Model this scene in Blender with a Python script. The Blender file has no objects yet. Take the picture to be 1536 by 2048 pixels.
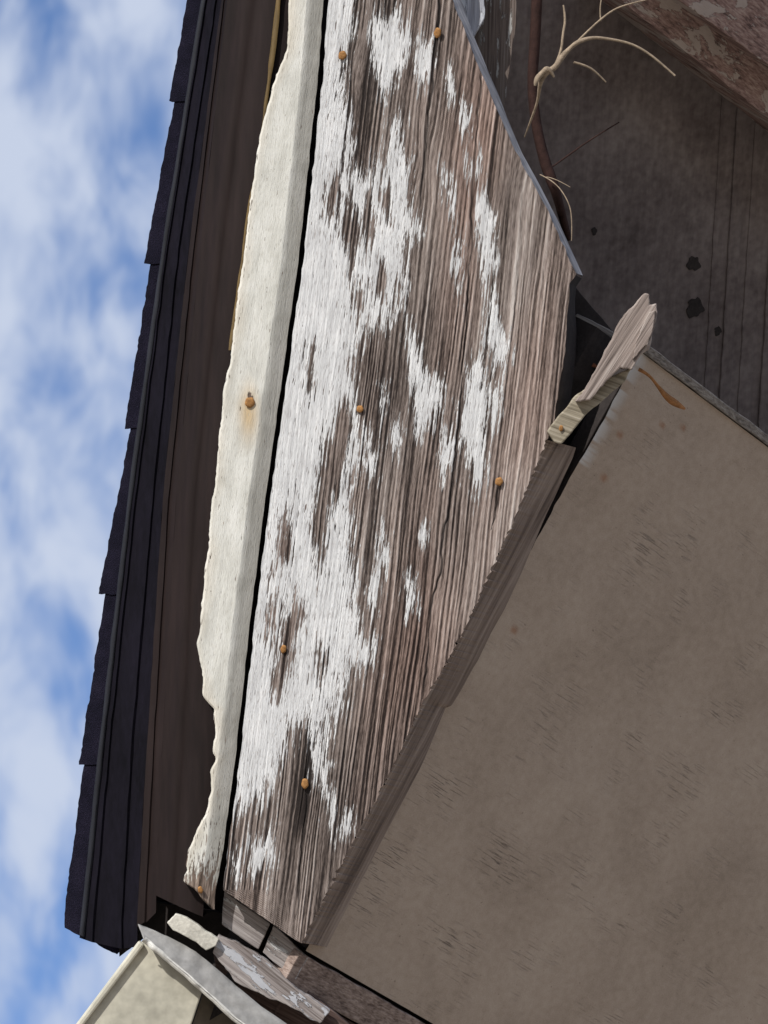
import bpy, math, random, bmesh
import numpy as np
from mathutils import Matrix, Vector
random.seed(4)
S=0.0007           # metres per drawing unit of the gable drawing
def X(a): return (a-768)*S
def Y(b): return (1024-b)*S
scene=bpy.context.scene
scene.view_settings.view_transform='Standard'
scene.view_settings.look='None'
scene.view_settings.exposure=0

# ------------------------------------------------------------ noise helpers
def hsh(i,j,seed):
    v=np.sin(i*127.1+j*311.7+seed*74.7)*43758.5453
    return v-np.floor(v)
def vn(x,y,seed=0):
    x=np.asarray(x,float); y=np.asarray(y,float)
    i=np.floor(x); j=np.floor(y); fx=x-i; fy=y-j
    fx=fx*fx*(3-2*fx); fy=fy*fy*(3-2*fy)
    a=hsh(i,j,seed);b=hsh(i+1,j,seed);c=hsh(i,j+1,seed);d=hsh(i+1,j+1,seed)
    return (a*(1-fx)+b*fx)*(1-fy)+(c*(1-fx)+d*fx)*fy
def fb(x,y,seed=0,o=3):
    s=0;a=1;t=0
    for k in range(o):
        s=s+a*vn(np.asarray(x)*2**k,np.asarray(y)*2**k,seed+k*7);t+=a;a*=.5
    return s/t
def line(pts):
    ys=[p[1] for p in pts]; xs=[p[0] for p in pts]
    def f(y):
        y=np.asarray(y,float)
        r=np.interp(y,ys,xs)
        lo=xs[0]+(y-ys[0])*(xs[1]-xs[0])/(ys[1]-ys[0])
        return np.where(y<ys[0],lo,r)
    return f
def sdf(px,py,poly,ay):
    P=np.array(poly,float); P[:,1]*=ay
    x=px; y=py*ay
    d=np.full(x.shape,1e9); ins=np.zeros(x.shape,bool)
    n=len(P)
    for k in range(n):
        ax_,ay_=P[k]; bx,by=P[(k+1)%n]
        ex,ey=bx-ax_,by-ay_
        L=ex*ex+ey*ey+1e-9
        t=np.clip(((x-ax_)*ex+(y-ay_)*ey)/L,0,1)
        d=np.minimum(d,(x-ax_-t*ex)**2+(y-ay_-t*ey)**2)
        c=((ay_>y)!=(by>y))
        xi=ax_+(y-ay_)*ex/(ey if abs(ey)>1e-9 else 1e-9)
        ins^=(c&(x<xi))
    d=np.sqrt(d)
    return np.where(ins,d,-d)

# ------------------------------------------------------------ node helpers
class NB:
    def __init__(s,name):
        s.m=bpy.data.materials.new(name); s.m.use_nodes=True
        s.t=s.m.node_tree; s.n=s.t.nodes; s.l=s.t.links
        s.b=s.n['Principled BSDF']
        s.b.inputs['Specular IOR Level'].default_value=.2
    def new(s,ty): return s.n.new(ty)
    def put(s,inp,v):
        if isinstance(v,bpy.types.NodeSocket): s.l.new(v,inp)
        else: inp.default_value=v
    def attr(s,name,vec=False):
        a=s.new('ShaderNodeAttribute'); a.attribute_name=name
        return a.outputs['Vector' if vec else 'Fac']
    def obj(s): return s.new('ShaderNodeTexCoord').outputs['Object']
    def map(s,v,sc=(1,1,1),rot=(0,0,0),loc=(0,0,0)):
        m=s.new('ShaderNodeMapping'); s.l.new(v,m.inputs['Vector'])
        m.inputs['Scale'].default_value=sc; m.inputs['Rotation'].default_value=rot; m.inputs['Location'].default_value=loc
        return m.outputs[0]
    def noise(s,v,sc=1,det=2,rough=.5,dist=0):
        n=s.new('ShaderNodeTexNoise'); s.l.new(v,n.inputs['Vector'])
        n.inputs['Scale'].default_value=sc;n.inputs['Detail'].default_value=det
        n.inputs['Roughness'].default_value=rough;n.inputs['Distortion'].default_value=dist
        return n.outputs['Fac']
    def ma(s,op,a,b=0.,c=0.,clamp=False):
        m=s.new('ShaderNodeMath'); m.operation=op; m.use_clamp=clamp
        s.put(m.inputs[0],a);s.put(m.inputs[1],b)
        s.put(m.inputs[2],c)
        return m.outputs[0]
    def rng(s,v,a,b,c=0.,d=1.):
        m=s.new('ShaderNodeMapRange'); s.put(m.inputs[0],v)
        m.inputs[1].default_value=a;m.inputs[2].default_value=b;m.inputs[3].default_value=c;m.inputs[4].default_value=d
        return m.outputs[0]
    def ramp(s,v,st):
        r=s.new('ShaderNodeValToRGB'); s.put(r.inputs[0],v)
        e=r.color_ramp.elements
        while len(e)<len(st): e.new(.5)
        for k,(p,c) in enumerate(st):
            e[k].position=p; e[k].color=(*c,1)
        return r.outputs[0]
    def mix(s,f,a,b,mode='MIX'):
        m=s.new('ShaderNodeMix'); m.data_type='RGBA'; m.blend_type=mode
        s.put(m.inputs[0],f)
        for i,v in ((6,a),(7,b)):
            if isinstance(v,tuple): m.inputs[i].default_value=(*v,1)
            else: s.l.new(v,m.inputs[i])
        return m.outputs[2]
    def fin(s,col,rough=.85,h=None,dist=.001,strength=1.):
        if isinstance(col,tuple): s.b.inputs['Base Color'].default_value=(*col,1)
        else: s.l.new(col,s.b.inputs['Base Color'])
        s.put(s.b.inputs['Roughness'],rough)
        if h is not None:
            b=s.new('ShaderNodeBump'); s.l.new(h,b.inputs['Height'])
            b.inputs['Distance'].default_value=dist;b.inputs['Strength'].default_value=strength
            s.l.new(b.outputs[0],s.b.inputs['Normal'])
        return s.m

def wood_mat(name,ang,dark,mid,light,paint=None,amount=0.5,pscale=1.,gs=1.):
    """weathered timber, grain along direction ang (deg, in the drawing plane), optional flaking paint"""
    n=NB(name); o=n.obj()
    v=n.map(o,rot=(0,0,-math.radians(ang)))     # x axis along the grain
    g=n.noise(n.map(v,sc=(8*gs,300*gs,120*gs)),1,3,.65,.3)
    g2=n.noise(n.map(v,sc=(3,50,40)),1,2)
    f=n.ma('ADD',n.ma('MULTIPLY',g,.7),n.ma('MULTIPLY',g2,.3))
    c=n.ramp(f,[(.36,dark),(.5,mid),(.64,light)])
    h=g
    if paint:
        p=n.noise(n.map(v,sc=(14*pscale,60*pscale,40*pscale),loc=(3.1,1.7,0)),1,5,.68,.4)
        m=n.rng(p,amount-.008,amount+.008)
        dirt=n.noise(n.map(v,sc=(30,30,30)),1,3)
        pc=n.mix(dirt,tuple(x*.7 for x in paint),paint)
        c=n.mix(m,c,pc); h=n.ma('ADD',n.ma('MULTIPLY',g,.6),n.ma('MULTIPLY',m,.9))
    return n.fin(c,.85,h,.0014)

def flat_mat(name,col,var=.25,rough=.6,sc=40.,bump=.0005,spec=.2,aniso=(1,1,1)):
    n=NB(name); n.b.inputs['Specular IOR Level'].default_value=spec
    o=n.map(n.obj(),sc=aniso)
    a=n.noise(o,sc,3,.65); b=n.noise(o,sc*7,2,.6)
    f=n.ma('ADD',n.ma('MULTIPLY',a,.65),n.ma('MULTIPLY',b,.35))
    c=n.ramp(f,[(.3,tuple(x*(1-var) for x in col)),(.5,col),(.7,tuple(min(1,x*(1+var)) for x in col))])
    return n.fin(c,rough,f,bump)

# ------------------------------------------------------------ house root
el=math.radians(30)
M=Matrix(((1,0,0,0),(0,-math.sin(el),-math.cos(el),8*math.cos(el)),(0,math.cos(el),-math.sin(el),1.6+8*math.sin(el)),(0,0,0,1)))
house=bpy.data.objects.new('wooden_house',None); scene.collection.objects.link(house)
house.matrix_world=M
def link(ob,parent=house):
    scene.collection.objects.link(ob)
    if parent: ob.parent=parent
    return ob
def mesh(name,vs,fs,mat,smooth=False,parent=house):
    me=bpy.data.meshes.new(name); me.from_pydata(vs,[],fs); me.update()
    me.materials.append(mat)
    if smooth: me.polygons.foreach_set('use_smooth',[True]*len(me.polygons))
    return link(bpy.data.objects.new(name,me),parent)
def addattr(ob,name,arr):
    arr=np.asarray(arr,np.float32)
    if arr.ndim==1:
        a=ob.data.attributes.new(name,'FLOAT','POINT'); a.data.foreach_set('value',arr)
    else:
        a=ob.data.attributes.new(name,'FLOAT_VECTOR','POINT'); a.data.foreach_set('vector',arr.ravel())

def jag(pts,amp,step=9,seed=1):
    out=[]
    n=len(pts); k=0
    for i in range(n):
        a=pts[i];b=pts[(i+1)%n]
        L=math.hypot(b[0]-a[0],b[1]-a[1]); m=max(1,int(L/step))
        nx,ny=-(b[1]-a[1])/(L+1e-6),(b[0]-a[0])/(L+1e-6)
        for j in range(m):
            t=j/m; k+=1
            o=(float(vn(k*.31,0,seed))*.6+float(vn(k*.93,0,seed+1))*.4-.5)*2*amp if amp else 0
            out.append((a[0]+(b[0]-a[0])*t+nx*o,a[1]+(b[1]-a[1])*t+ny*o))
    return out
def prism(name,pts,d,th,mat,amp=0,bev=.0012,slope=(0,0),parent=house,step=9,seed=1,fn=None):
    """outline extruded backwards; slope = depth change per drawing unit in x,y about the first point"""
    x0,y0=pts[0]
    if amp: pts=jag(pts,amp,step,seed)
    n=len(pts)
    area=sum(pts[i][0]*pts[(i+1)%n][1]-pts[(i+1)%n][0]*pts[i][1] for i in range(n))
    if area>0: pts=pts[::-1]
    def pos(p,dd):
        if fn: return fn(p[0],p[1],dd)
        z=d+((p[0]-x0)*slope[0]+(p[1]-y0)*slope[1])*S
        return (X(p[0]),Y(p[1]),z+dd)
    vs=[pos(p,0) for p in pts]+[pos(p,-th) for p in pts]
    fs=[tuple(range(n)),tuple(range(2*n-1,n-1,-1))]
    for i in range(n):
        j=(i+1)%n; fs.append((i,i+n,j+n,j))
    ob=mesh(name,vs,fs,mat,parent=parent)
    if bev:
        b=ob.modifiers.new('b','BEVEL'); b.width=bev; b.segments=2; b.limit_method='ANGLE'; b.angle_limit=math.radians(50)
    return ob
def loft(name,rails,mat,rows=80,ytop=-500,smooth=True,wob=0,parent=house):
    vs=[];fs=[];m=len(rails)
    for r in range(rows+1):
        for k,(f,d,ye) in enumerate(rails):
            y=ytop+(ye-ytop)*r/rows
            x=float(f(y))+wob*(float(vn(y/40,k*3.3,5))-.5)
            vs.append((X(x),Y(y),d))
    for r in range(rows):
        for k in range(m-1):
            a=r*m+k; fs.append((a,a+m,a+m+1,a+1))
    return mesh(name,vs,fs,mat,smooth,parent)

# ------------------------------------------------------------ rake board (flaking paint over weathered grain)
Lb=line([(657,0),(645,160),(609,500),(575,750),(540,1000),(515,1200),(482,1500),(446,1780)])
Rbs=line([(880,-60),(905,0),(960,140),(1030,300),(1100,430),(1152,548),(1140,566),(1130,700),(1108,840),(1088,900),(1050,990),(985,1140),(905,1310),(850,1400),(790,1530),(700,1700),(605,1888)])
def RB(y):
    y=np.asarray(y,float)
    r=Rbs(y)
    r=np.where(y<-60,880.,r)
    teeth=((y*1.0/13+vn(y/30,0,3)*2)%1)*6*(.3+vn(y/50,4,3))+(vn(y/7,2,9)-.5)*5
    return r-np.where(y>880,teeth,(vn(y/15,1,4)-.5)*3)
def Lsm(y):
    y=np.asarray(y,float)
    return np.where(y>1780,446+(y-1780)*(604-446)/(1889-1780.),Lb(y))
def LBf(y):
    return Lsm(y)+(vn(np.asarray(y,float)/18,5,2)-.5)*3
rows=560;cols=360
yy=np.linspace(-400,1886,rows+1)
tt=np.linspace(0,1,cols+1)
Yg=np.repeat(yy[:,None],cols+1,1)
# straight columns inside the board, only the rims follow the ragged edge
Ls=Lsm(yy)[:,None]; Rs=np.where(yy<-60,880.,Rbs(yy))[:,None]
Xg=Ls+(Rs-Ls)*tt[None,:]
Lr=LBf(yy)[:,None]; Rr=RB(yy)[:,None]
Xg=np.clip(Xg,np.minimum(Lr,Rr),np.maximum(Lr,Rr))
Xg[:,0]=Lr[:,0]; Xg[:,-1]=Rr[:,0]
px=Xg.ravel();py=Yg.ravel()
G=px+.118*py+12*(fb(px/260,py/420,11)-.5)+6*(fb(px/60,py/200,12)-.5)
# grain swirls around small knots
for kx,ky in ((850,322),(1062,300),(700,150)):
    rx=(px-kx)/26; ry=(py-ky)/60
    G=G+9*np.sign(rx)*np.exp(-(rx*rx+ry*ry))*np.minimum(1,np.abs(rx)*3)
A=[(640,-700),(712,-700),(712,-80),(708,60),(688,130),(692,200),(705,300),(690,330),(735,350),(770,320),(785,235),(800,225),(812,290),(826,420),(834,470),(808,505),(818,560),(812,625),(770,645),(735,665),(712,710),(706,760),(714,830),(722,900),(705,960),(700,1060),(712,1130),(715,1200),(722,1270),(752,1285),(745,1320),(700,1340),(690,1390),(668,1440),(650,1490),(656,1560),(666,1620),(704,1664),(692,1674),(648,1622),(630,1540),(618,1470),(600,1450),(570,1500),(545,1580),(520,1605),(490,1620),(400,1626),(380,1500),(380,1100),(480,500),(540,200)]
polys=[A,
[(745,35),(790,28),(822,75),(805,110),(790,150),(770,198),(760,160),(745,100)],
[(838,88),(864,98),(864,150),(845,168),(834,130)],
[(893,150),(907,165),(910,200),(898,195)],[(887,345),(901,355),(905,405),(893,395)],
[(952,398),(978,393),(984,440),(987,520),(970,570),(961,500),(955,440)],
[(938,312),(957,330),(952,375),(936,350)],
[(983,580),(997,640),(1017,700),(1012,735),(990,740),(983,690),(972,650)],
[(818,650),(835,715),(852,745),(882,765),(884,812),(862,835),(840,856),(830,800),(822,760)],
[(943,722),(967,735),(975,800),(972,880),(968,955),(950,985),(943,925),(928,885),(922,820),(933,780)],
[(983,785),(1003,785),(1000,835),(983,855)],[(886,865),(907,878),(903,935),(888,946),(879,910)],
[(732,875),(753,905),(747,945),(733,925)],[(912,470),(923,520),(914,570),(905,520)],
[(765,1050),(773,1100),(757,1175),(745,1220),(737,1180),(753,1120)],
[(813,1145),(830,1158),(828,1205),(813,1215)],[(843,1065),(856,1078),(852,1106),(842,1098)],
[(505,1690),(548,1675),(547,1704),(522,1738),(498,1742)],[(688,1635),(704,1638),(700,1668),(688,1664)],
[(463,1715),(480,1720),(474,1748),(462,1745)],[(790,845),(800,860),(795,895),(787,880)],
[(765,780),(775,790),(770,815),(763,805)],[(915,205),(935,235),(940,270),(925,260)]]
holes=[[(690,800),(704,850),(686,950),(657,1030),(638,1130),(624,1070),(636,960),(658,870)],
[(590,1190),(605,1240),(589,1320),(562,1390),(543,1378),(556,1290),(568,1230)],
[(560,1040),(579,1035),(576,1110),(551,1140)],[(702,370),(719,470),(704,545),(684,470)],
[(733,385),(749,440),(735,490),(724,430)],[(640,1300),(650,1330),(642,1365),(634,1330)],
[(672,355),(684,385),(670,435),(650,440),(660,390)],[(760,540),(778,560),(767,605),(750,588)],[(735,1230),(744,1260),(732,1292),(720,1262)],
[(770,360),(784,390),(775,450),(762,400)],[(800,520),(806,560),(798,610),(790,560)],[(620,700),(626,740),(620,780),(615,735)],[(540,1180),(547,1230),(538,1290),(532,1230)],[(715,560),(728,600),(716,650),(706,600)]]
wx=px+9*(fb(G/12,py/50,21)-.5)
wy=py+48*(fb(G/5,py/240,22)-.5)
pf=np.full(px.shape,-1e9)
for k,P in enumerate(polys):
    s_=sdf(wx,wy,P,.4)
    if k>0: s_=np.where(s_>0,s_*2.2,s_*1.5)+4
    else: s_=np.where(s_>0,s_*1.15,s_*1.1)-1
    pf=np.maximum(pf,s_)
for H in holes: pf=np.minimum(pf,-sdf(wx,wy,H,.4)*1.6-1)
pf=np.clip(pf,-60,60)
def crackf(pts,w):
    xs=np.interp(py,[p[1] for p in pts],[p[0] for p in pts])+8*(vn(py/60,0,31)-.5)+3*(vn(py/14,0,32)-.5)
    ok=np.clip((py-pts[0][1])/60,0,1)*np.clip((pts[-1][1]-py)/60,0,1)
    ww=w*(.35+1.0*vn(py/80,1,33))*(.2+.8*ok)
    return (ok>0)*np.exp(-((px-xs)/ww)**2)
crack=np.maximum.reduce([crackf([(892,-500),(882,20),(870,110),(860,200),(850,330),(842,420)],2.6),
  crackf([(962,140),(945,420),(925,760),(906,960),(872,1180),(860,1250),(846,1400)],2.4),
  .5*crackf([(1052,300),(1035,560),(1010,800)],1.6),.8*crackf([(620,1460),(605,1700),(590,1840)],1.8),
  crackf([(1000,960),(985,1060)],1.8),.5*crackf([(1090,500),(1075,760),(1060,860)],1.6)])
def blob(cx,cy,rx,ry): return np.exp(-(((px+.118*(py-cy)-cx)/rx)**2+((py-cy)/ry)**2))
tone=.50+.50*(fb(G/32,py/330,41)-.5)
tone-= .28*blob(735,180,40,150)+.26*blob(760,740,55,120)+.6*blob(612,1540,14,110)+.55*blob(573,1290,12,90)+.2*blob(640,1640,90,120)+.15*blob(820,820,80,150)
tone+= .18*blob(1040,500,60,260)+.24*blob(900,1220,45,120)+.2*blob(1000,1020,50,100)+.10*blob(930,250,40,160)
for nx_,ny_ in ((685,111),(875,66),(998,963),(610,1567)):
    tone-=.7*np.exp(-(((px+.1*(py-ny_)-nx_)/7)**2+((py-ny_-26)/34)**2))  # dark streak below each nail: its cast shadow painted into the tone
warm=np.clip(.5*fb(G/70,py/400,47)+.45*blob(950,300,60,250)+.35*blob(1040,800,60,200)+.35*blob(830,1300,80,200),0,1)
# raised winter-wood ribs, spacing drifting across the board, broken up along the grain
ph=G/8.5+2.6*vn(G/30,py/1200,51)+1.2*vn(G/13,py/700,56)
rid=.5+.5*np.cos(2*math.pi*ph)
str_=.35+.65*vn(G/20,py/260,57)
gr=.5+(rid-.5)*.34*str_+.34*(fb(G/5.,py/600,52,2)-.5)+.42*(vn(G/2.6,py/220,53)-.5)
painted=1/(1+np.exp(-pf/4))
hgt=(gr-.5)*.0042*(1-.75*painted)+painted*.0004-crack*.002
n=NB('weathered_flaking_board')
gc=n.attr('gc',True)
PF=n.attr('pf'); GR=n.attr('gr'); TN=n.attr('tone'); CR=n.attr('crack'); WM=n.attr('warm')
n1=n.noise(n.map(gc,sc=(2.2,.12,1)),1,3,.70,.12)
n2=n.noise(n.map(gc,sc=(.8,.12,1),loc=(4,2,0)),1,2,.6)
n3=n.noise(n.map(gc,sc=(5.5,.5,1),loc=(9,2,0)),1,2,.68)
n4=n.noise(n.map(gc,sc=(3.4,.24,1),loc=(1,7,0)),1,2,.6,.2)
f=n.ma('ADD',PF,n.ma('MULTIPLY',n.ma('SUBTRACT',n1,.5),104.))
f=n.ma('ADD',f,n.ma('MULTIPLY',n.ma('SUBTRACT',n2,.5),56.))
f=n.ma('ADD',f,n.ma('MULTIPLY',n.ma('SUBTRACT',n3,.5),50.))
f=n.ma('ADD',f,n.ma('MULTIPLY',n.ma('SUBTRACT',GR,.5),34.))
f=n.ma('SUBTRACT',f,n.ma('MULTIPLY',n.rng(n4,.60,.72),66.))
f=n.ma('SUBTRACT',f,n.ma('MULTIPLY',CR,90.))
mask=n.rng(f,-1.,1.)
wf=n.ma('ADD',n.ma('MULTIPLY',GR,.44),n.ma('MULTIPLY',n1,.30))
wf=n.ma('ADD',wf,n.ma('MULTIPLY',n3,.26))
wf=n.ma('ADD',wf,n.ma('MULTIPLY',n.ma('SUBTRACT',TN,.5),.30))
wc=n.ramp(wf,[(.37,(.024,.018,.016)),(.435,(.085,.066,.057)),(.515,(.205,.167,.148)),(.60,(.33,.282,.255)),(.70,(.52,.475,.44))])
wc=n.mix(n.rng(WM,.2,.9,0.,.8),wc,n.mix(1.,wc,(1.18,.92,.83),'MULTIPLY'))
res=n.rng(f,-12.,-1.,0.,.22)                 # chalky residue round the flaked paint
wc=n.mix(res,wc,(.40,.37,.35))
wc=n.mix(CR,wc,(.012,.01,.01))
pd=n.noise(n.map(gc,sc=(.5,.1,1),loc=(3,3,3)),1,2,.6)
pc=n.ramp(pd,[(.3,(.52,.52,.52)),(.5,(.62,.625,.625)),(.7,(.71,.71,.705))])
pc=n.mix(n.rng(n3,.36,.46,.55,0.),pc,(.32,.30,.29))
hal=n.rng(f,0.,10.,.3,0.)
pc=n.mix(hal,pc,(.42,.40,.38))
col=n.mix(mask,wc,pc)
hh=n.ma('ADD',n.ma('MULTIPLY',mask,.55),n.ma('ADD',n.ma('MULTIPLY',n1,.7),n.ma('MULTIPLY',n3,.6)))
n.fin(col,.82,hh,.0014)
m_board=n.m
vs=np.stack([X(px),Y(py),hgt],1)
C=cols+1
idx=np.arange((rows+1)*C).reshape(rows+1,C)
fs=np.stack([idx[:-1,:-1],idx[1:,:-1],idx[1:,1:],idx[:-1,1:]],-1).reshape(-1,4)
board=mesh('rake_board',vs.tolist(),fs.tolist(),m_board,True)
addattr(board,'pf',pf);addattr(board,'gr',gr);addattr(board,'tone',tone);addattr(board,'crack',crack);addattr(board,'warm',warm)
addattr(board,'gc',np.stack([G/10,py/10,py*0],1))
m_edge=wood_mat('board_cut_edge',62,(.09,.067,.056),(.18,.138,.115),(.28,.225,.19),gs=.6)
m_edgeg=wood_mat('board_grey_edge',-62,(.14,.14,.15),(.26,.26,.28),(.38,.38,.39))
m_dark=flat_mat('shadowed_timber',(.030,.025,.024),.4,.9)  # near-black colour stands in for shade on sides and in gaps
def skirt(name,y0,y1,w0,w1,dep,mat,nr=160):
    vs=[];fs=[]
    for r in range(nr+1):
        t=r/nr;y=y0+(y1-y0)*t
        e=float(RB(y)); es=float(Rbs(y)); w=w0+(w1-w0)*t+(float(vn(y/60,3,8))-.5)*4
        if name.endswith('lower_edge') and y>1400: w-=9*min(1,(y-1400)/6)*math.exp(-(y-1400)/90)
        for k,(q,dd) in enumerate([(0,0.0002),(.12,-.004),(1,-dep),(1.02,-dep-.05)]):
            xx=e+(es-e)*min(1,q*3)+w*q
            vs.append((X(xx),Y(y+w*q*.25),dd))
    for r in range(nr):
        for k in range(3):
            a=r*4+k; fs.append((a,a+4,a+5,a+1))
    return mesh(name,vs,fs,mat)
skirt('rake_board_upper_edge',-60,546,20,14,.02,m_edgeg)
skirt('rake_board_end_edge',550,880,14,34,.05,m_dark)
skirt('rake_board_lower_edge',880,1886,58,46,.03,m_edge,500)
vs=[];fs=[]
for r,y in enumerate(np.linspace(-400,1886,120)):
    e=float(LBf(y)); vs+= [(X(e),Y(y),0),(X(e),Y(y),-.03)]
    if r: a=(r-1)*2; fs.append((a,a+1,a+3,a+2))
mesh('rake_board_left_edge',vs,fs,m_edge)

# ------------------------------------------------------------ painted batten
Lt=line([(588,-200),(578,0),(574,100),(545,170),(517,290),(490,480),(465,700),(447,790),(440,850),(432,930),(418,1060),(408,1180),(394,1290),(404,1335),(408,1395),(428,1418),(426,1490),(418,1580),(404,1640),(378,1700),(368,1762),(424,1818)])
rows=420;cols=80
yy=np.linspace(-400,1819,rows+1);tt=np.linspace(0,1,cols+1)
lf=Lt(yy)+(fb(yy/60,0,61,3)-.5)*8+(vn(yy/6,0,64)-.5)*2
lf=lf+np.where(yy>1250,1,.2)*7*(np.clip(vn(yy/22,3,66)-.55,0,1)/.45)      # missing chips
lf=np.where(yy<-200,588,lf)
rf=Lb(yy)-10+(vn(yy/25,0,63)-.5)*2
rf=np.where(yy>1700,rf+(yy-1700)*-.06,rf)
Yg=np.repeat(yy[:,None],cols+1,1); Xg=lf[:,None]+(rf-lf)[:,None]*tt[None,:]
bx=Xg.ravel();by=Yg.ravel();Tr=np.tile(rf,(cols+1,1)).T.ravel(); Tl=np.tile(lf,(cols+1,1)).T.ravel()
g=bx+.118*by
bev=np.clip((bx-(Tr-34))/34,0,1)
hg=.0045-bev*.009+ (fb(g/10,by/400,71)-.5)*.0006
hg-= np.clip(1-(bx-Tl)/4,0,1)*.002
bpf=np.minimum(40,(bx-Tl)*1.5+10)
bpf=np.where(by>1480,np.minimum(bpf,32-(by-1480)*.12),bpf)
bpf-= 50*np.exp(-((bx-500)/11)**2-((by-797)/22)**2)
bpf-= 30*np.exp(-((bx-400)/14)**2-((by-1778)/18)**2)
stain=np.exp(-((bx-498)/20)**2-((by-822)/55)**2)+.30*fb(bx/60,by/130,72)+.25*np.exp(-((bx-Tl)/22)**2)
n=NB('cream_painted_batten')
gc=n.attr('gc',True);PF=n.attr('pf');ST=n.attr('stain')
n1=n.noise(n.map(gc,sc=(1.8,.18,1)),1,3,.6,.2); n3=n.noise(n.map(gc,sc=(5.5,.6,1),loc=(9,2,0)),1,2,.6)
n4=n.noise(n.map(gc,sc=(3.2,.3,1),loc=(1,7,0)),1,2,.6,.3); n5=n.noise(n.map(gc,sc=(.3,.1,1),loc=(1,7,0)),1,3,.6,.3)
f=n.ma('ADD',PF,n.ma('MULTIPLY',n.ma('SUBTRACT',n1,.5),50.))
f=n.ma('ADD',f,n.ma('MULTIPLY',n.ma('SUBTRACT',n3,.5),30.))
f=n.ma('SUBTRACT',f,n.ma('MULTIPLY',n.rng(n4,.63,.76),60.))
mask=n.rng(f,-1.2,1.2)
pc=n.ramp(n5,[(.3,(.50,.495,.45)),(.5,(.61,.605,.555)),(.7,(.69,.685,.64))])
pc=n.mix(n.rng(ST,.25,1.2,0.,.8),pc,(.50,.34,.15))
pc=n.mix(n.rng(n3,.34,.44,.5,0.),pc,(.38,.36,.31))
pc=n.mix(n.attr('bev'),pc,n.mix(1.,pc,(.66,.65,.64),'MULTIPLY'))  # shade of the right bevel painted into the cream colour
wc=n.ramp(n1,[(.35,(.06,.045,.035)),(.5,(.2,.15,.12)),(.65,(.36,.29,.24))])
n.fin(n.mix(mask,wc,pc),.8,n.ma('ADD',n.ma('MULTIPLY',mask,.7),n.ma('ADD',n.ma('MULTIPLY',n1,.5),n.ma('MULTIPLY',n3,.6))),.0009)
C=cols+1; idx=np.arange((rows+1)*C).reshape(rows+1,C)
fs=np.stack([idx[:-1,:-1],idx[1:,:-1],idx[1:,1:],idx[:-1,1:]],-1).reshape(-1,4)
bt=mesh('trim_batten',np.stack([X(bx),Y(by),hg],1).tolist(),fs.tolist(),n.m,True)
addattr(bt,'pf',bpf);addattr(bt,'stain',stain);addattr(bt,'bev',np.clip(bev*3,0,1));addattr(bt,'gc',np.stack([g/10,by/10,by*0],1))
vs=[];fs=[]
for r in range(len(yy)):
    vs+=[(X(lf[r]),Y(yy[r]),.0026),(X(lf[r]-1),Y(yy[r]),-.02),(X(rf[r]),Y(yy[r]),-.0044),(X(rf[r]),Y(yy[r]),-.03)]
    if r:
        a=(r-1)*4; fs+=[(a,a+4,a+5,a+1),(a+2,a+3,a+7,a+6)]
mesh('trim_batten_sides',vs,fs,m_dark)

# ------------------------------------------------------------ dark rake mouldings, drip edge, shingles
m_mould=flat_mat('brown_metal_moulding',(.0150,.0095,.0088),.5,.6,16,.0006,.15,(1,.12,1))
m_navy=flat_mat('dark_painted_fascia',(.0052,.0044,.008),.6,.8,30,.0008,.1,(1,.25,1))  # dark paint, with the shade on the mouldings also put into the colour
m_brass=flat_mat('tan_bead_colour',(.13,.085,.03),.5,.5,30,.0004,.4,(1,.2,1))
l2=line([(398,0),(318,500),(250,1000),(192,1500),(152,1885)])
l3=line([(427,0),(352,500),(300,1000),(258,1500),(238,1850)])
l3b=line([(440,0),(374,500),(322,1000),(290,1500),(270,1850)])
l4=line([(452,0),(398,500),(350,1000),(322,1500),(309,1795)])
l5=line([(600,0),(520,500),(455,1000),(440,1500),(405,1822)])
def mixl(a,b,t): return lambda y:a(y)*(1-t)+b(y)*t
loft('rake_fascia',[(l2,-.088,1885),(mixl(l2,l3,.3),-.079,1893),(mixl(l2,l3,.36),-.082,1894),(mixl(l2,l3,.7),-.076,1900),(l3,-.069,1905),(mixl(l3,l3b,.15),-.072,1905),(l3b,-.062,1900)],m_navy,wob=3,smooth=False)
loft('rake_fascia_step',[(l3b,-.060,1860),(mixl(l3b,l4,.4),-.054,1850),(mixl(l3b,l4,.5),-.056,1850),(l4,-.046,1830)],m_mould,wob=2,smooth=False)
rr=[]
for k in range(15):
    t=k/14
    d=-.044+.030*math.sin(t*math.pi*.55)+ (.003 if k in (3,4) else 0)-(.003 if k in (6,) else 0)
    rr.append((mixl(l4,l5,t),d,1795+t*40))
loft('rake_crown_moulding',rr,m_mould,wob=1.2)
vs=[(X(float(f(ye))),Y(ye),d) for f,d,ye in rr]+[(X(float(f(ye))+3),Y(ye+2),-.1) for f,d,ye in rr]
mesh('crown_moulding_end',vs,[(k,k+15,k+16,k+1) for k in range(14)],m_navy)
lg=line([(556,0),(545,100),(520,290),(488,480),(460,700),(436,850)])
loft('tan_bead',[(lambda y:lg(y)-3,-.014,700),(lambda y:lg(y)+0,-.006,700),(lambda y:lg(y)+5,-.008,700)],m_brass,wob=5)  # thin tan bead strip beside the batten's left edge
n=NB('asphalt_shingle'); o=n.obj()
a=n.noise(o,900,2,.6); b=n.noise(o,25,2,.6)
n.fin(n.ramp(n.ma('ADD',n.ma('MULTIPLY',a,.6),n.ma('MULTIPLY',b,.4)),[(.35,(.003,.003,.008)),(.5,(.008,.007,.018)),(.68,(.024,.02,.04))]),.95,a,.002)
m_sh=n.m
ob_=[((430,-400),(381,-120)),((392,-120),(333,192)),((345,194),(282,521)),((297,523),(243,855)),((257,857),(190,1190)),((205,1192),(150,1535)),((162,1537),(120,1838))]
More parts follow.
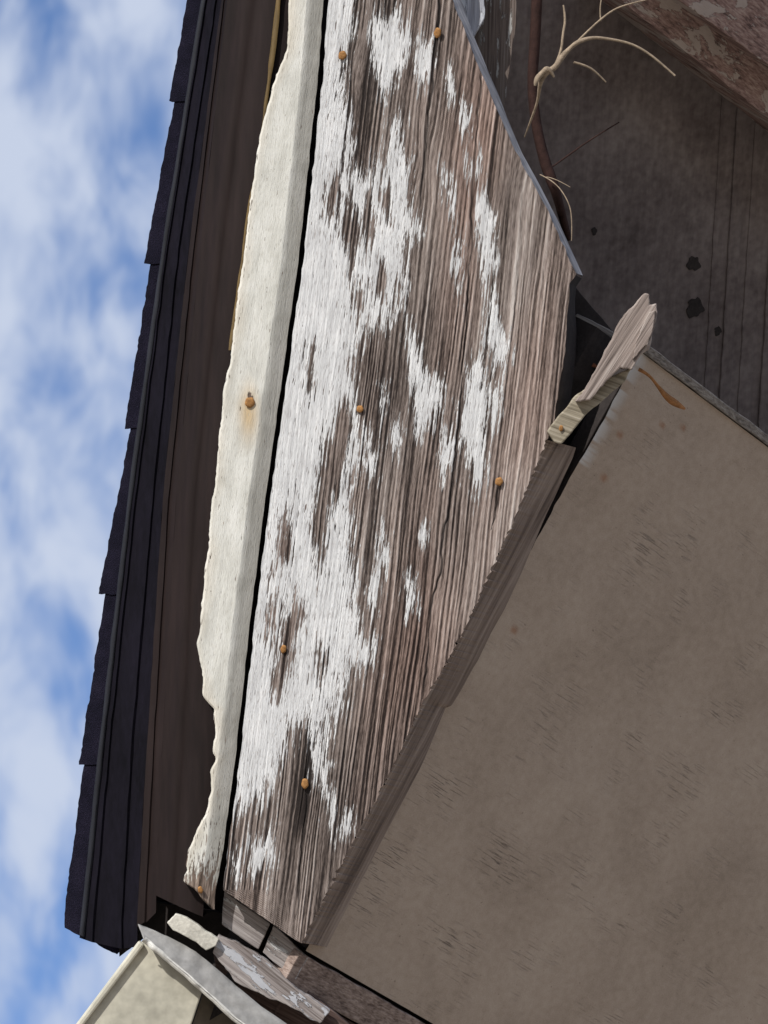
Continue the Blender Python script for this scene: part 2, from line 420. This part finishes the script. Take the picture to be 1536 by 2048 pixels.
for k,((xa,ya),(xb,yb)) in enumerate(ob_):
    xs2=float(l2(ya))+14; xe2=float(l2(yb))+14
    pts=[(xa,ya-14),(xb,yb)]
    if k==6: pts=[(xa,ya-14),(120,1838),(121,1866),(228,1921),(245,1905),(xe2,yb)]
    else: pts+=[(xe2,yb)]
    pts+=[(xs2,ya-14)]
    prism('roof_shingle_%d'%(k+1),pts,-.095-.0015*k,.012,m_sh,amp=2.4,bev=0,step=6,seed=k+3)
m_drip=flat_mat('drip_edge_metal',(.014,.015,.02),.5,.5,30,.0005,.25,(1,.2,1))
loft('drip_edge',[(lambda y:l2(y)-1,-.086,1878),(lambda y:l2(y)+7,-.080,1882),(lambda y:l2(y)+12,-.086,1884)],m_drip,wob=2.5)
prism('roof_deck',[(470,-560),(860,-560),(900,0),(1080,500),(1120,860),(960,1200),(700,1700),(610,1880),(440,1850),(240,1890),(175,1880),(262,1000),(330,500),(410,0)],-.125,.25,m_dark,bev=0)  # backing slab; its near-black colour fills the gaps with shade

# ------------------------------------------------------------ nails
m_rust=flat_mat('rusty_nail',(.34,.17,.06),.5,.75,300,.001,.2)
def nail(x,y,r,d):
    vs=[];fs=[];N=18
    ph=random.random()*6
    tx,ty=random.uniform(-.2,.2),random.uniform(-.1,.3)
    rings=[(.35,-.02),(.35,0),(.95,.0),(1,.0007),(.93,.0016),(.5,.0020)]
    for q,z in rings:
        for k in range(N):
            a=2*math.pi*k/N; rad=r*q*(1+.10*math.sin(2*a+ph)+.06*math.sin(5*a+ph*2))*S
            u,v=rad*math.cos(a)*.92,rad*math.sin(a)*1.15
            vs.append((X(x)+u,Y(y)+v,d+z+(u*tx+v*ty if z>=0 else 0)))
    for j in range(len(rings)-1):
        for k in range(N):
            fs.append((j*N+k,j*N+(k+1)%N,(j+1)*N+(k+1)%N,(j+1)*N+k))
    fs.append(tuple((len(rings)-1)*N+k for k in range(N)))
    mesh('nail',vs,fs,m_rust,True)
for x,y,r,d in [(500,805,10,.006),(685,111,8.5,.002),(875,66,8.5,.003),(720,818,7,.002),(998,963,8,.003),(567,1298,7,.002),(610,1567,8.5,.003),(401,1779,6,.005)]:
    nail(x,y,r,d)

# ------------------------------------------------------------ soffit panel (turns away behind the rake board)
e=(-.488,.873); q=(.873,.488)
def T(s,t,d,base=-.035,k=1.0,sh=.085):
    """panel drawing: s along the board edge, t across; the plane falls back behind the board"""
    s=s+sh*t
    x=1190+s*e[0]+t*q[0]; y=870+s*e[1]+t*q[1]
    h=math.sqrt(1+k*k); nx,ny,nz=k*.873/h,-k*.488/h,1/h
    return (X(x)+nx*d,Y(y)+ny*d,base-t*S*k+nz*d)
n=NB('taupe_painted_soffit'); gc=n.attr('gc',True)
a=n.noise(n.map(gc,sc=(.035,.05,1)),1,3,.6,.5); b=n.noise(n.map(gc,sc=(.6,.6,1)),1,3,.6); c_=n.noise(n.map(gc,sc=(5,3,1)),1,1)
ff=n.ma('ADD',n.ma('MULTIPLY',a,.45),n.ma('ADD',n.ma('MULTIPLY',b,.30),n.ma('MULTIPLY',c_,.25)))
c=n.ramp(ff,[(.35,(.285,.226,.178)),(.5,(.365,.293,.236)),(.66,(.43,.356,.292))])
ck=n.noise(n.map(gc,sc=(4.2,.22,1),loc=(5,5,0)),1,2,.6,.2)
zone=n.noise(n.map(gc,sc=(.09,.09,1),loc=(2.3,7.7,0)),1,1)
zf=n.ma('ADD',n.rng(zone,.50,.70,0.,.55),n.attr('chk'),clamp=True)
ckm=n.ma('MULTIPLY',n.rng(ck,.60,.655),zf)
c=n.mix(n.ma('MULTIPLY',ckm,.6),c,(.08,.055,.045))
spk=n.noise(n.map(gc,sc=(1.3,1.3,1),loc=(8,1,0)),1,1)
c=n.mix(n.rng(spk,.73,.79,0.,.5),c,(.12,.08,.06))
c=n.mix(n.attr('rust'),c,(.26,.12,.06))
lm=n.noise(n.map(gc,sc=(.3,.05,1),loc=(1,1,0)),1,3)
c=n.mix(n.ma('MULTIPLY',n.attr('edge'),n.rng(lm,.42,.5)),c,(.5,.5,.5))
n.fin(c,.75,n.ma('SUBTRACT',n.ma('MULTIPLY',b,.3),ckm),.001)
ss=np.linspace(-192,1186,260); t_=np.linspace(0,1500,220)
Sg,Tg=np.meshgrid(ss,t_,indexing='ij'); sg=Sg.ravel();tg=Tg.ravel()
lip=.003*(vn(sg/160,tg/190,81)-.5)
vs=[T(a1,b1+ (4*(float(vn(a1/20,1,82))-.5) if b1==0 else 0),l1) for a1,b1,l1 in zip(sg,tg,lip)]
C=len(t_); idx=np.arange(len(ss)*C).reshape(len(ss),C)
fs=np.stack([idx[:-1,:-1],idx[1:,:-1],idx[1:,1:],idx[:-1,1:]],-1).reshape(-1,4)
pan=mesh('soffit_panel',vs,fs.tolist(),n.m,True)
chk=np.zeros(sg.shape);rst=np.zeros(sg.shape)
pxp=1190+(sg+.085*tg)*e[0]+tg*q[0];pyp=870+(sg+.085*tg)*e[1]+tg*q[1]
for cx,cy,r in [(1010,1740,55),(1310,1110,50),(760,1730,60),(885,1570,40),(1380,1090,30),(730,1810,40),(1290,1500,25),(880,1900,30)]:
    chk=np.maximum(chk,.85*np.exp(-((pxp-cx)**2+(pyp-cy)**2)/r**2))
for cx,cy,r in [(1243,868,7),(1212,955,8),(1030,1262,8),(1333,848,6),(1378,853,6)]:
    rst=np.maximum(rst,.7*np.exp(-(((pxp-cx)**2+(pyp-cy)**2)/r**2)**2))
addattr(pan,'gc',np.stack([sg/10,tg/10,sg*0],1));addattr(pan,'chk',chk);addattr(pan,'rust',rst)
addattr(pan,'edge',np.where(sg<60,np.clip(1-tg/26,0,1),0))
def tbox(name,s0,s1,t0,t1,d0,th,mat,amp=0,seed=1,base=-.035,bev=.0015,k=1.,sh=.085):
    return prism(name,[(s0,t0),(s1,t0),(s1,t1),(s0,t1)],0,th,mat,amp=amp,seed=seed,step=12,bev=bev,fn=lambda a,b,dd:T(a,b,d0+dd,base,k,sh))
m_lip=wood_mat('grey_lip_wood',-29,(.08,.07,.062),(.18,.16,.145),(.28,.26,.24))
tbox('soffit_panel_core',-188,1182,3,1500,-.006,.03,m_dark)
tbox('soffit_backing',-190,1500,-40,1500,-.06,.05,m_dark,bev=0)
tbox('soffit_lip',-212,-194,2,1500,.004,.03,m_lip,amp=1.5)
m_low=wood_mat('lower_cornice_wood',-29,(.10,.07,.06),(.22,.165,.14),(.34,.27,.235))
m_low2=wood_mat('lower_cornice_dark',-29,(.035,.022,.02),(.085,.056,.048),(.14,.10,.085))  # darker version of the cornice wood, shade put into the colour
tbox('lower_cornice_board',1194,1262,-12,1500,.004,.04,m_low,amp=2.5,seed=4)
tbox('lower_cornice_board_2',1266,1330,20,1500,-.012,.04,m_low2,amp=1,seed=5)
tbox('lower_cornice_board_3',1334,1700,20,1500,-.03,.04,m_low2,amp=0,seed=5)
# ------------------------------------------------------------ recess wall, upper right
n=NB('dirty_shaded_wall'); o=n.obj()
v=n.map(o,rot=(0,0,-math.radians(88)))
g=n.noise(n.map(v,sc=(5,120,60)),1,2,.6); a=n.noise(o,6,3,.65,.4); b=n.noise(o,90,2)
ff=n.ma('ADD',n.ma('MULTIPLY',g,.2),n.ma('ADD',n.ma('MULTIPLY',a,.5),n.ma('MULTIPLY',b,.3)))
n.fin(n.ramp(ff,[(.34,(.085,.068,.066)),(.5,(.15,.125,.12)),(.66,(.22,.19,.18))]),.9,ff,.0006)  # stained wall, base colour darkened too for the shade of the recess
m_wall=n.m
UB=-.42; UK=.72
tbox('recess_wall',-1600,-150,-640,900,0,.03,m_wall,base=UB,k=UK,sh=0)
def onwall(off):
    def fn(u,v,dd):
        s=(u-1190)*e[0]+(v-870)*e[1]; t=(u-1190)*q[0]+(v-870)*q[1]
        return T(s,t,off+dd,UB,UK,0)
    return fn
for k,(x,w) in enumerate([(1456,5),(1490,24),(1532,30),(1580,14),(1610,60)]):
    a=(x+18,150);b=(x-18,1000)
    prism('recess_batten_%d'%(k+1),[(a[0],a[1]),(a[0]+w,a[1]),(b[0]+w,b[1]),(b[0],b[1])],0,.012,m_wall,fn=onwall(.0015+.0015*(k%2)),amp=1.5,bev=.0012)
m_beam=wood_mat('weathered_red_beam',-33,(.09,.058,.052),(.24,.155,.135),(.36,.275,.24),paint=(.42,.35,.31),amount=.53,pscale=.6)
prism('cornice_beam',[(1165,-60),(1205,-120),(1950,330),(1950,480)],0,.10,m_beam,amp=2,fn=onwall(.10),seed=7)
prism('cornice_beam_face',[(1230,-90),(1300,-260),(1950,150),(1950,350)],0,.05,m_beam,amp=2,fn=onwall(.14),seed=8)
m_post=wood_mat('peeling_post',88,(.06,.045,.04),(.14,.11,.095),(.22,.19,.17),paint=(.40,.39,.37),amount=.58)
prism('corner_post',[(880,-200),(1038,-200),(1036,30),(1014,190),(1004,330),(900,200)],-.10,.06,m_post,amp=2)
prism('corner_post_painted',[(900,-200),(972,-200),(970,30),(945,75),(900,10)],-.06,.03,wood_mat('grey_white_post',88,(.2,.2,.22),(.35,.36,.4),(.5,.5,.54),paint=(.6,.62,.66),amount=.5),amp=2)
for k,(x,y,r) in enumerate([(1420,500,17),(1424,592,22),(1476,640,9),(1205,440,7)]):
    pts=[(x+r*(1+.2*math.sin(3*a+k)+.1*math.sin(7*a))*math.cos(a)*.8,y+r*(1+.2*math.cos(2*a+k)+.1*math.sin(6*a+k))*math.sin(a)) for a in np.linspace(0,2*math.pi,31)[:-1]]
    prism('wall_hole_disc_%d'%(k+1),pts,0,.003,m_dark,fn=onwall(.0012),bev=0)  # flat dark discs stand in for the shade inside wall holes

# ------------------------------------------------------------ broken pieces near the corner
m_spl=wood_mat('splintered_wood',57,(.10,.08,.07),(.27,.22,.195),(.40,.35,.315),gs=.8)
m_spl2=wood_mat('splintered_wood_side',-20,(.12,.10,.07),(.27,.235,.175),(.38,.34,.27),gs=.7)
prism('broken_batten_upper',[(1287,588),(1296,590),(1297,612),(1312,608),(1314,628),(1306,655),(1296,700),(1278,712),(1262,742),(1238,735),(1178,800),(1150,805),(1190,740),(1216,690),(1240,640)],.035,.03,m_spl,amp=3,step=6,seed=12,bev=.002)
prism('broken_batten_face',[(1296,625),(1308,622),(1304,655),(1292,690),(1262,720),(1272,680)],.040,.008,m_spl,amp=3,step=6,seed=17,bev=.001)
prism('broken_batten_lower',[(1092,862),(1150,792),(1200,760),(1262,737),(1248,765),(1180,820),(1122,888),(1108,884)],.022,.03,m_spl2,amp=2,step=7,seed=13,bev=.002)
nail(1121,857,5,.0235)
prism('broken_ledge',[(1158,622),(1182,632),(1232,660),(1226,676),(1185,662),(1152,640)],-.09,.03,m_lip,amp=2,seed=14)
prism('dark_corner_backing',[(1100,560),(1150,560),(1235,660),(1300,720),(1235,790),(1170,890),(1060,1110),(980,1150),(1040,800)],-.11,.02,m_dark,amp=1,slope=(-.1,0))  # dark sheet added behind the corner gap, standing in for recess shade
prism('red_root',[(1150,712),(1190,722),(1205,735),(1180,730),(1150,720)],-.07,.006,flat_mat('reddish_bark',(.16,.06,.03),.4,.8),amp=1)
# ------------------------------------------------------------ lower-left cluster
m_cream=flat_mat('cream_chipped_paint',(.50,.48,.42),.4,.75,30,.0016)
m_gwood=wood_mat('silvered_wood',-35,(.13,.11,.105),(.28,.255,.245),(.42,.39,.38),paint=(.50,.50,.50),amount=.58,pscale=1.4)
m_pwood=wood_mat('peeled_trim',-38,(.12,.10,.09),(.27,.24,.23),(.40,.37,.35),paint=(.48,.49,.52),amount=.53,pscale=.8)
prism('cornice_shadow_sheet',[(228,1800),(440,1835),(610,1895),(640,2200),(430,2200),(400,1985),(290,1880),(232,1925)],-.10,.05,m_dark,amp=1)  # dark sheet standing in for the shade behind the cornice pieces
prism('cream_trim_end',[(333,1846),(350,1828),(374,1836),(438,1880),(432,1893),(412,1902),(392,1886),(345,1862)],-.01,.02,m_cream,amp=2.5,step=6,seed=20)
prism('silvered_block',[(447,1784),(541,1850),(516,1902),(442,1852)],-.03,.02,m_gwood,amp=1.5,seed=21)
prism('silvered_block_2',[(546,1854),(616,1920),(590,1964),(523,1908)],-.035,.02,m_gwood,amp=2,seed=22)
prism('peeled_trim',[(436,1872),(470,1886),(520,1915),(560,1945),(590,1980),(660,2025),(640,2050),(560,2005),(520,1992),(470,1965),(424,1908)],-.02,.03,m_pwood,amp=3,seed=23,step=7)
prism('cornice_underside',[(425,1912),(470,1970),(560,2012),(600,1975),(700,2060),(760,2200),(600,2200),(500,2060),(430,1960)],-.06,.03,m_low2,amp=1,seed=24)
m_flash=flat_mat('painted_sheet_metal',(.27,.265,.255),.35,.6,16,.001,.3)
m_rim=flat_mat('chipped_metal_rim',(.55,.54,.50),.35,.6,30,.001,.3)
ra=[(275,1853),(305,1862),(345,1882),(390,1906),(430,1938),(470,1975),(520,2015),(600,2070)]
rb=[(286,1878),(306,1896),(338,1922),(372,1950),(404,1980),(428,2000),(470,2040),(540,2090)]
vs=[];fs=[]
NU=56;NV=8
def interp(P,t):
    t*=len(P)-1;i=min(int(t),len(P)-2);f_=t-i
    return P[i][0]*(1-f_)+P[i+1][0]*f_,P[i][1]*(1-f_)+P[i+1][1]*f_
for i in range(NU+1):
    a=interp(ra,i/NU);b=interp(rb,i/NU)
    cr_=(float(vn(i*.35,0,91))-.5)*7
    for j in range(NV+1):
        w=j/NV
        x=a[0]*(1-w)+b[0]*w+cr_*.5*(w-.5);y=a[1]*(1-w)+b[1]*w+cr_*(w-.5)
        z=-.022+.016*w+.004*(float(vn(i*.25,j*.5,92))-.5)
        vs.append((X(x),Y(y),z))
for i in range(NU):
    for j in range(NV):
        k=i*(NV+1)+j; fs.append((k,k+NV+1,k+NV+2,k+1))
fl=mesh('sheet_flashing',vs,fs,m_flash,True)
so=fl.modifiers.new('s','SOLIDIFY'); so.thickness=.0015
vs2=[];fs2=[]
for i in range(NU+1):
    x_,y_,z_=vs[i*(NV+1)+NV]
    for dx,dy,dz in ((-4,4,-.003),(-2,1,.001),(3,-3,.001),(4,-5,-.002)):
        vs2.append((x_+dx*S,y_-dy*S,z_+dz))
    if i:
        for j in range(3):
            k=(i-1)*4+j; fs2.append((k,k+4,k+5,k+1))
mesh('flashing_rim',vs2,fs2,m_rim,True)
m_gut=flat_mat('gutter_cream_enamel',(.44,.42,.345),.35,.5,9,.0008,.35)
m_gut2=flat_mat('gutter_shadow_side',(.12,.10,.075),.3,.7,15)  # darkened gutter cream: shade of the side face put into the colour
gut=bpy.data.objects.new('rain_gutter',None); scene.collection.objects.link(gut); gut.matrix_world=M
prism('gutter_front',[(282,1886),(404,1984),(300,2300),(-30,2300)],-.03,.012,m_gut,parent=gut,bev=.002)
prism('gutter_rolled_edge',[(276,1884),(288,1892),(-25,2304),(-37,2300)],-.022,.02,m_gut,parent=gut,bev=.003)
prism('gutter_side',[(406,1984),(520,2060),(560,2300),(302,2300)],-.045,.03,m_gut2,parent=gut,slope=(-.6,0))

# ------------------------------------------------------------ dried vine
m_v=flat_mat('dry_vine_bark',(.25,.195,.14),.5,.85,120,.0014,.15)
m_vd=flat_mat('dark_vine_bark',(.035,.018,.015),.5,.85,80,.001,.15)
vine=bpy.data.objects.new('dried_vine',None); scene.collection.objects.link(vine); vine.matrix_world=M
def tube(name,pts,mat):
    cu=bpy.data.curves.new(name,'CURVE'); cu.dimensions='3D'; cu.bevel_depth=S*.8; cu.bevel_resolution=3; cu.resolution_u=10
    sp=cu.splines.new('NURBS'); sp.points.add(len(pts)-1); sp.use_endpoint_u=True; sp.order_u=3
    for p,(x,y,d,r) in zip(sp.points,pts):
        p.co=(X(x),Y(y),d,1); p.radius=r
    cu.materials.append(mat); return link(bpy.data.objects.new(name,cu),vine)
tube('stem',[(1050,272,-.02,1.6),(1062,240,.01,3),(1075,205,.03,3),(1078,170,.05,6),(1090,150,.055,8),(1108,142,.055,7),(1122,118,.05,8),(1138,102,.05,5),(1152,90,.05,6),(1180,80,.045,4.5),(1215,82,.04,3.6),(1265,92,.035,3.2),(1310,120,.03,3),(1348,155,.03,2.6)],m_v)
tube('knob',[(1068,178,.06,3),(1070,165,.058,8),(1082,152,.058,6),(1095,140,.058,8),(1106,160,.055,3)],m_v)
tube('twig_1',[(1105,142,.055,4),(1120,115,.05,3.5),(1124,70,.045,3),(1130,45,.04,3.5),(1125,15,.04,2)],m_v)
tube('twig_2',[(1145,130,.05,3),(1170,136,.045,3),(1190,148,.04,2.5),(1210,168,.035,2)],m_v)
tube('twig_3',[(1140,102,.05,3),(1170,70,.045,2.5),(1215,30,.04,2.5),(1245,15,.04,2.),(1292,4,.04,1.6)],m_v)
tube('twig_4',[(1200,48,.04,2),(1195,20,.04,1.6),(1204,-10,.04,1.6)],m_v)
tube('tendril_1',[(1082,345,-.05,1.5),(1110,360,-.03,1.5),(1135,395,-.02,1.5),(1146,430,-.02,1.5),(1144,480,-.02,1.2)],m_v)
tube('tendril_2',[(1095,350,-.05,1.2),(1110,352,-.04,1.2),(1142,372,-.03,.8)],m_v)
tube('tendril_3',[(1100,330,-.12,2),(1140,300,-.15,2.5),(1190,262,-.18,2),(1250,225,-.2,1.5)],m_vd)
tube('main_stem',[(1080,-100,-.07,14),(1074,60,-.07,14),(1066,160,-.07,13),(1074,240,-.07,13),(1090,310,-.07,14),(1104,350,-.07,15),(1116,380,-.07,12),(1142,470,-.12,9)],m_vd)
tube('dry_leaf_stem',[(1278,738,-.01,5),(1298,748,-.01,3.5),(1318,772,-.03,4),(1338,795,-.04,9),(1356,806,-.05,10),(1374,816,-.06,3)],flat_mat('dry_leaf',(.28,.13,.05),.6,.8,90,.002))

# ------------------------------------------------------------ lower body of the house and ground
m_sid=flat_mat('pale_siding',(.45,.43,.39),.15,.8,5)
me=bpy.data.meshes.new('house_wall')
bm=bmesh.new()
for k in range(26):
    z0=k*.18;z1=z0+.18
    v=[bm.verts.new(c) for c in [(.1,8.6,z0),(9,8.6,z0),(9,8.62,z1),(.1,8.62,z1)]]
    bm.faces.new(v)
v=[bm.verts.new(c) for c in [(.1,8.64,0),(.1,14,0),(.1,14,4.68),(.1,8.64,4.68)]]; bm.faces.new(v)
bm.to_mesh(me);bm.free(); me.materials.append(m_sid)
w=bpy.data.objects.new('house_wall',me); scene.collection.objects.link(w); w.parent=house; w.matrix_parent_inverse=M.inverted()
n=NB('dry_ground'); o=n.obj()
n.fin(n.ramp(n.ma('ADD',n.ma('MULTIPLY',n.noise(o,.4,2),.5),n.ma('MULTIPLY',n.noise(o,30,2),.5)),[(.35,(.18,.145,.105)),(.5,(.26,.215,.165)),(.65,(.35,.305,.245))]),.95)
me=bpy.data.meshes.new('ground'); me.from_pydata([(-800,-800,0),(800,-800,0),(800,800,0),(-800,800,0)],[],[(0,1,2,3)]); me.materials.append(n.m)
g=bpy.data.objects.new('ground',me); scene.collection.objects.link(g)

# ------------------------------------------------------------ light
R3=M.to_3x3()
sd=(R3@Vector((-.45,.75,.48))).normalized()
sl=bpy.data.lights.new('sun','SUN'); sl.energy=4.8; sl.angle=math.radians(.5); sl.color=(1,.96,.905)
so=bpy.data.objects.new('sun',sl); scene.collection.objects.link(so)
so.rotation_euler=sd.to_track_quat('Z','Y').to_euler()
wd=bpy.data.worlds.new('World'); scene.world=wd; wd.use_nodes=True
nt=wd.node_tree; bg=nt.nodes['Background']; bg.inputs[1].default_value=.1
sky=nt.nodes.new('ShaderNodeTexSky'); sky.sky_type='NISHITA'; sky.sun_disc=False
sky.sun_elevation=math.asin(sd.z); sky.sun_rotation=math.atan2(sd.x,sd.y)%(2*math.pi)
tc=nt.nodes.new('ShaderNodeTexCoord')
mp=nt.nodes.new('ShaderNodeMapping'); nt.links.new(tc.outputs['Generated'],mp.inputs[0]); mp.inputs['Scale'].default_value=(64,44,40); mp.inputs['Rotation'].default_value=(0,.7,0); mp.inputs['Location'].default_value=(1.7,0,2.3)
nz=nt.nodes.new('ShaderNodeTexNoise'); nt.links.new(mp.outputs[0],nz.inputs['Vector']); nz.inputs['Scale'].default_value=1.; nz.inputs['Detail'].default_value=3; nz.inputs['Roughness'].default_value=.5; nz.inputs['Distortion'].default_value=.2
cr=nt.nodes.new('ShaderNodeMapRange'); nt.links.new(nz.outputs['Fac'],cr.inputs[0]); cr.inputs[1].default_value=.28; cr.inputs[2].default_value=.66;cr.inputs[4].default_value=.95; cr.interpolation_type='SMOOTHSTEP'
gn=nt.nodes.new('ShaderNodeMix'); gn.data_type='RGBA'; gn.blend_type='MULTIPLY'; gn.inputs[0].default_value=1; nt.links.new(sky.outputs[0],gn.inputs[6]); gn.inputs[7].default_value=(1.2,1.4,1.8,1)
mx=nt.nodes.new('ShaderNodeMix'); mx.data_type='RGBA'
nt.links.new(cr.outputs[0],mx.inputs[0]); nt.links.new(gn.outputs[2],mx.inputs[6]); mx.inputs[7].default_value=(5.9,6.6,8.1,1)
nt.links.new(mx.outputs[2],bg.inputs[0])
cam=bpy.data.cameras.new('camera'); cam.sensor_fit='HORIZONTAL'; cam.sensor_width=36; cam.lens=36*8/(1536*S); cam.clip_end=3000; cam.clip_start=.1
co=bpy.data.objects.new('camera',cam); scene.collection.objects.link(co)
co.location=(0,0,1.6); co.rotation_euler=R3.to_euler()
scene.camera=co
